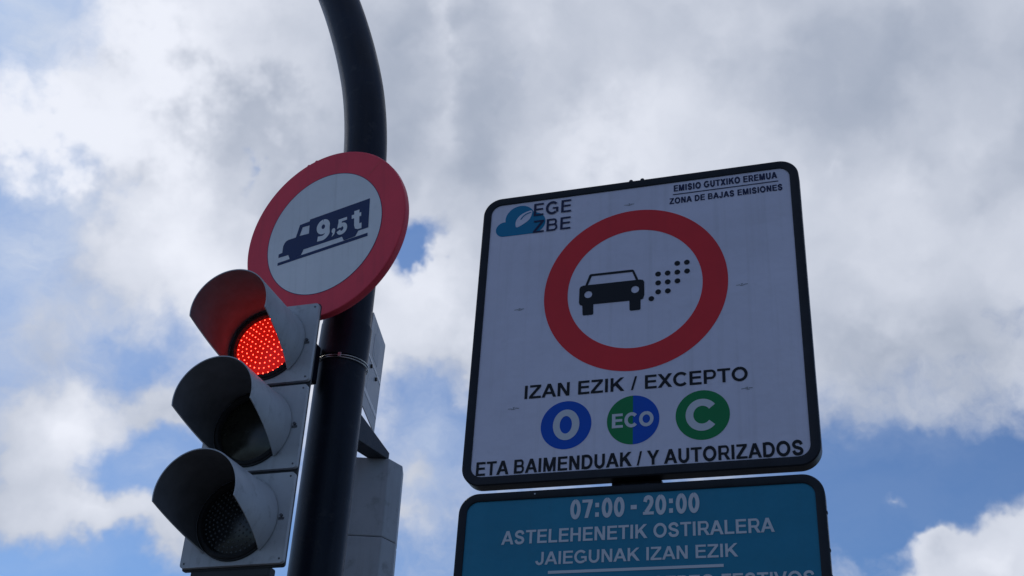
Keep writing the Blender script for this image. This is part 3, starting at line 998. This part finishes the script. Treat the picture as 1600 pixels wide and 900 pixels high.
def frame_mesh(x0, x1, z0, z1, bar, ro, ri, y0, y1, lip=0.003):
    """rounded rectangular ring: raised front face with softened edges and a return flange behind"""
    mb = MB()
    prof = [(bar, 0.004, ri), (bar, y0 + lip * .5, ri), (bar - lip, y0, ri + lip), (lip, y0, ro - lip), (0.0, y0 + lip, ro), (0.0, y1, ro), (bar * .9, y1, ri)]
    rings = []
    for i, y, r in prof:
        rings.append([(x, y, z) for x, z in rrect(x0 + i, x1 - i, z0 + i, z1 - i, r, 12)])
    n = len(rings[0])
    vs = [p for r in rings for p in r]
    fs = []
    for a in range(len(rings) - 1):
        for i in range(n):
            j = (i + 1) % n
            fs.append((a * n + i, (a + 1) * n + i, (a + 1) * n + j, a * n + j))
    mb.add(vs, fs)
    return mb


zs = thing('low_emission_zone_sign', 'large square white sign with red ring, car pictogram and black frame', 'road sign', ZO, (0, 0, ZYAW))
IN = 0.420
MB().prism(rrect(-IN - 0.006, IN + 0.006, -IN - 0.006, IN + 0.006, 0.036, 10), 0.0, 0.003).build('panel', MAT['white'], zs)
MB().prism(rrect(-IN - 0.018, IN + 0.018, -IN - 0.018, IN + 0.018, 0.045, 10), 0.006, 0.028).build('back_tray', MAT['alu'], zs)
frame_mesh(-0.4435, 0.4445, -0.4405, 0.4430, 0.0238, 0.052, 0.030, -0.004, 0.033).build('frame', MAT['frame'], zs, smooth=True, angle=30)
Y1, Y2, Y3 = -0.0005, -0.0010, -0.0016
RC = (-0.0012, 0.0942)
MB().flat([circle(RC[0], RC[1], 0.2478, 128), circle(RC[0], RC[1], 0.1818, 128)[::-1]], Y1).build('red_ring', MAT['red'], zs)
# car seen from the front
body = [(-0.1505, 0.1080), (-0.1475, 0.1145), (-0.1400, 0.1170), (0.0150, 0.1165), (0.0230, 0.1140), (0.0262, 0.1080), (0.0266, 0.0672), (0.0236, 0.0570), (0.0165, 0.0540), (0.0165, 0.0265), (0.0140, 0.0235), (-0.0100, 0.0235), (-0.0128, 0.0265),
        (-0.0132, 0.0545), (-0.1110, 0.0555), (-0.1105, 0.0265), (-0.1130, 0.0238), (-0.1370, 0.0240), (-0.1398, 0.0270), (-0.1412, 0.0545), (-0.1480, 0.0575), (-0.1507, 0.0650)]
car = MB()
car.flat([body, circle(-0.1257, 0.0872, 0.0108, 24)[::-1], circle(0.0018, 0.0872, 0.0108, 24)[::-1]], Y2)
car.flat([[(-0.1345, 0.1168), (-0.1240, 0.1480), (-0.1205, 0.1508), (-0.0052, 0.1504), (-0.0015, 0.1475), (0.0106, 0.1164), (0.0040, 0.1164), (-0.0062, 0.1432), (-0.1172, 0.1440), (-0.1278, 0.1168)]], Y2)
car.build('car_pictogram', MAT['black'], zs)
dots = MB()
for x, z in ((0.0452, 0.0536), (0.0634, 0.0722), (0.089, 0.0721), (0.0635, 0.0997), (0.089, 0.0998), (0.1147, 0.0996), (0.0634, 0.1272), (0.0891, 0.1271), (0.1148, 0.1266), (0.1405, 0.1266), (0.115, 0.154), (0.1406, 0.154)):
    dots.flat([circle(x, z, 0.0076, 20)], Y2)
dots.build('exhaust_dots', MAT['black'], zs)
# cloud and leaf emblem
lg = MB()
lg.flat([circle(-0.3785, 0.3345, 0.0248, 40)], Y1)
lg.flat([circle(-0.3330, 0.3660, 0.0435, 48)], Y1 - 0.00005)
lg.flat([circle(-0.2925, 0.3450, 0.0358, 44)], Y1 - 0.0001)
lg.flat([[(-0.3785, 0.3097), (-0.2925, 0.3092), (-0.2925, 0.345), (-0.3785, 0.345)]], Y1 - 0.00015)
lg.build('cloud_emblem', MAT['logo'], zs)
leaf = spline([(-0.3413, 0.3362), (-0.3448, 0.3557), (-0.3350, 0.3735), (-0.3200, 0.3835), (-0.3010, 0.3885), (-0.2975, 0.3795), (-0.3040, 0.3595), (-0.3190, 0.3465)], 5, True)
MB().flat([leaf], Y2).build('leaf_emblem', MAT['white'], zs)
MB().flat([ribbon(spline([(-0.3302, 0.3608), (-0.3230, 0.3712), (-0.3130, 0.3782), (-0.3000, 0.3820)], 5), 0.0032)], Y3).build('leaf_vein', MAT['logo'], zs)
lettering('EGE', -0.2925, -0.1825, 0.3668, 0.4090, Y3 - 0.0003, MAT['navy'], zs, s=0.155, track=0.06)
lettering('ZBE', -0.2915, -0.1825, 0.3090, 0.3502, Y3 - 0.0003, MAT['navy'], zs, s=0.155, track=0.06)
lettering('EMISIO GUTXIKO EREMUA', 0.1088, 0.3885, 0.3884, 0.4092, Y2, MAT['navy'], zs, s=0.20)
MB().box(0.1061, 0.3903, Y2, Y2 + 0.0008, 0.3772, 0.3798).build('text_rule', MAT['navy'], zs)
lettering('ZONA DE BAJAS EMISIONES', 0.0965, 0.4000, 0.3476, 0.3670, Y2, MAT['navy'], zs, s=0.20)
lettering('IZAN EZIK / EXCEPTO', -0.2880, 0.2842, -0.2080, -0.1698, Y2, MAT['black'], zs, s=0.19)
lettering('ETA BAIMENDUAK / Y AUTORIZADOS', -0.4053, 0.4035, -0.4128, -0.3755, Y2, MAT['black'], zs, s=0.185, space=0.34)
BR = 0.0662
MB().flat([circle(-0.1740, -0.2900, BR, 72)], Y1).build('blue_badge', MAT['blue'], zs)
MB().flat([circle(-0.1733, -0.2897, 0.0346, 48, rz=0.0420), circle(-0.1741, -0.2897, 0.0160, 40, rz=0.0242)[::-1]], Y2).build('badge_figure', MAT['text_white'], zs, label='pale nought on the blue badge')
MB().flat([circle(-0.0018, -0.2897, BR, 40, 90, 270)], Y1).build('eco_badge_green_half', MAT['green'], zs)
MB().flat([circle(-0.0018, -0.2897, BR, 40, -90, 90)], Y1).build('eco_badge_blue_half', MAT['blue'], zs)
lettering('ECO', -0.0550, 0.0500, -0.3093, -0.2708, Y2, MAT['text_white'], zs, s=0.215, name='badge_lettering')
MB().flat([circle(0.1708, -0.2910, BR, 72)], Y1).build('green_badge', MAT['green'], zs)
MB().flat([ribbon([(0.1700 + 0.0311 * math.cos(R(a)), -0.2908 + 0.0333 * math.sin(R(a))) for a in range(38, 323, 6)], 0.0190)], Y2).build('badge_letter', MAT['text_white'], zs, label='pale letter C on the green badge')
for x, z in ((-0.3166, 0.0633), (0.2820, 0.0663), (-0.0147, 0.3639), (-0.3150, -0.2332), (0.2819, -0.2299)):
    mk = MB()
    rows = [(-0.0105, 0.0005, 0.0050, 3, 0.0009), (0.0085, 0.0012, 0.0048, -4, 0.0010), (-0.0005, -0.0012, 0.0055, random.uniform(-12, 12), 0.0009),
            (-0.001, 0.0032, 0.0030, 8, 0.0007), (-0.0008, 0.0008, 0.0040, 84, 0.0007)]
    for k, (ox, oz, l, a, t) in enumerate(rows):
        a += random.uniform(-7, 7)
        ox += random.uniform(-0.001, 0.001)
        ca, sa = math.cos(R(a)), math.sin(R(a))
        mk.flat([[(x + ox + p * ca - q * sa, z + oz + p * sa + q * ca) for p, q in ((-l, -t), (l, -t), (l, t), (-l, t))]], Y1 - k * 0.00004)
    mk.build('scuff_mark', MAT['mark'], zs)
# bracket ends showing over the top edge and in the gap below
for x in (-0.012, 0.020):
    MB().lathe([(0.0, 0.0), (0.006, 0.001), (0.006, 0.012), (0.0, 0.013)], x, 0.4445, 8).build('bracket_bolt', MAT['frame'], zs)
for zz in (0.26, -0.26):
    MB().box(-0.30, 0.30, 0.029, 0.052, zz - 0.022, zz + 0.022).build('back_rail', MAT['alu'], zs, bevel=0.002)
MB().box(-0.062, 0.062, 0.034, 0.060, -0.470, -0.436).build('clamp_plate', MAT['frame'], zs, bevel=0.002)
for x in (-0.030, 0.030):
    MB().lathe([(0.0, 0.020), (0.008, 0.020), (0.008, 0.034)], x, -0.458, 6).build('clamp_bolt', MAT['bolt'], zs)

# ------------------------------------------------------------------ lower plate with the hours
hs = thing('hours_sign', 'teal plate with white opening hours hanging under the square white sign', 'road sign', ZO, (0, 0, ZYAW))
LT, LB = -0.4610, -0.8350
MB().prism(rrect(-0.4240, 0.4260, LB + 0.018, LT - 0.018, 0.034, 10), 0.0, 0.003).build('panel', MAT['teal'], hs)
MB().prism(rrect(-0.4300, 0.4310, LB + 0.010, LT - 0.010, 0.042, 10), 0.006, 0.026).build('back_tray', MAT['alu'], hs)
frame_mesh(-0.4420, 0.4440, LB, LT, 0.0215, 0.050, 0.030, -0.004, 0.033).build('frame', MAT['frame'], hs, smooth=True, angle=30)
lettering('07:00 - 20:00', -0.1545, 0.1578, -0.5388, -0.4925, Y2, MAT['text_white'], hs, s=0.185, space=0.30)
lettering('ASTELEHENETIK OSTIRALERA', -0.3253, 0.3272, -0.5957, -0.5617, Y2, MAT['text_white'], hs, s=0.185)
lettering('JAIEGUNAK IZAN EZIK', -0.2365, 0.2428, -0.6494, -0.6180, Y2, MAT['text_white'], hs, s=0.185)
MB().box(-0.2040, 0.2092, Y2, Y2 + 0.0008, -0.6720, -0.6652).build('text_rule', MAT['text_white'], hs)
lettering('LUNES A VIERNES EXCEPTO FESTIVOS', -0.4000, 0.4074, -0.7200, -0.6882, Y2, MAT['text_white'], hs, s=0.185)
lettering('07:00 - 20:00', -0.1545, 0.1578, -0.7900, -0.7440, Y2, MAT['text_white'], hs, s=0.185, space=0.30)
for z in (-0.552, -0.640, -0.700):
    MB().lathe([(0.0, 0.006), (0.004, 0.007), (0.004, 0.017), (0.0, 0.018)], 0.4425, z, 8).build('frame_rivet', MAT['frame'], hs)
MB().lathe([(0.0, -0.0052), (0.0022, -0.0050), (0.0022, -0.0035)], -0.245, LT - 0.010, 8).build('frame_screw', MAT['alu'], hs)

# ------------------------------------------------------------------ post behind both plates
pc = ZO + zback * 0.098 + zux * (-0.004)
post = thing('sign_post', 'slim dark post carrying the square sign and the teal plate, glimpsed in their gap', 'pole', (pc.x, pc.y, 0.0))
MB().sweep([(0, 0, 0.0), (0, 0, 1.0), (0, 0, ZO.z + 0.40)], 0.038, 32).build('shaft', MAT['pole'], post, smooth=True)
MB().sweep([(0, 0, ZO.z + 0.40), (0, 0, ZO.z + 0.412)], 0.041, 32).build('cap', MAT['pole'], post, smooth=True)
MB().box(-0.10, 0.10, -0.10, 0.10, 0.0, 0.015).build('base_plate', MAT['pole'], post, bevel=0.003)
for zz in (0.26, -0.26, -0.60):
    cl = MB()
    cl.sweep([(0, 0, ZO.z + zz - 0.02), (0, 0, ZO.z + zz + 0.02)], 0.042, 24, cap=True)
    cl.build('clamp', MAT['bolt'], post, smooth=True)
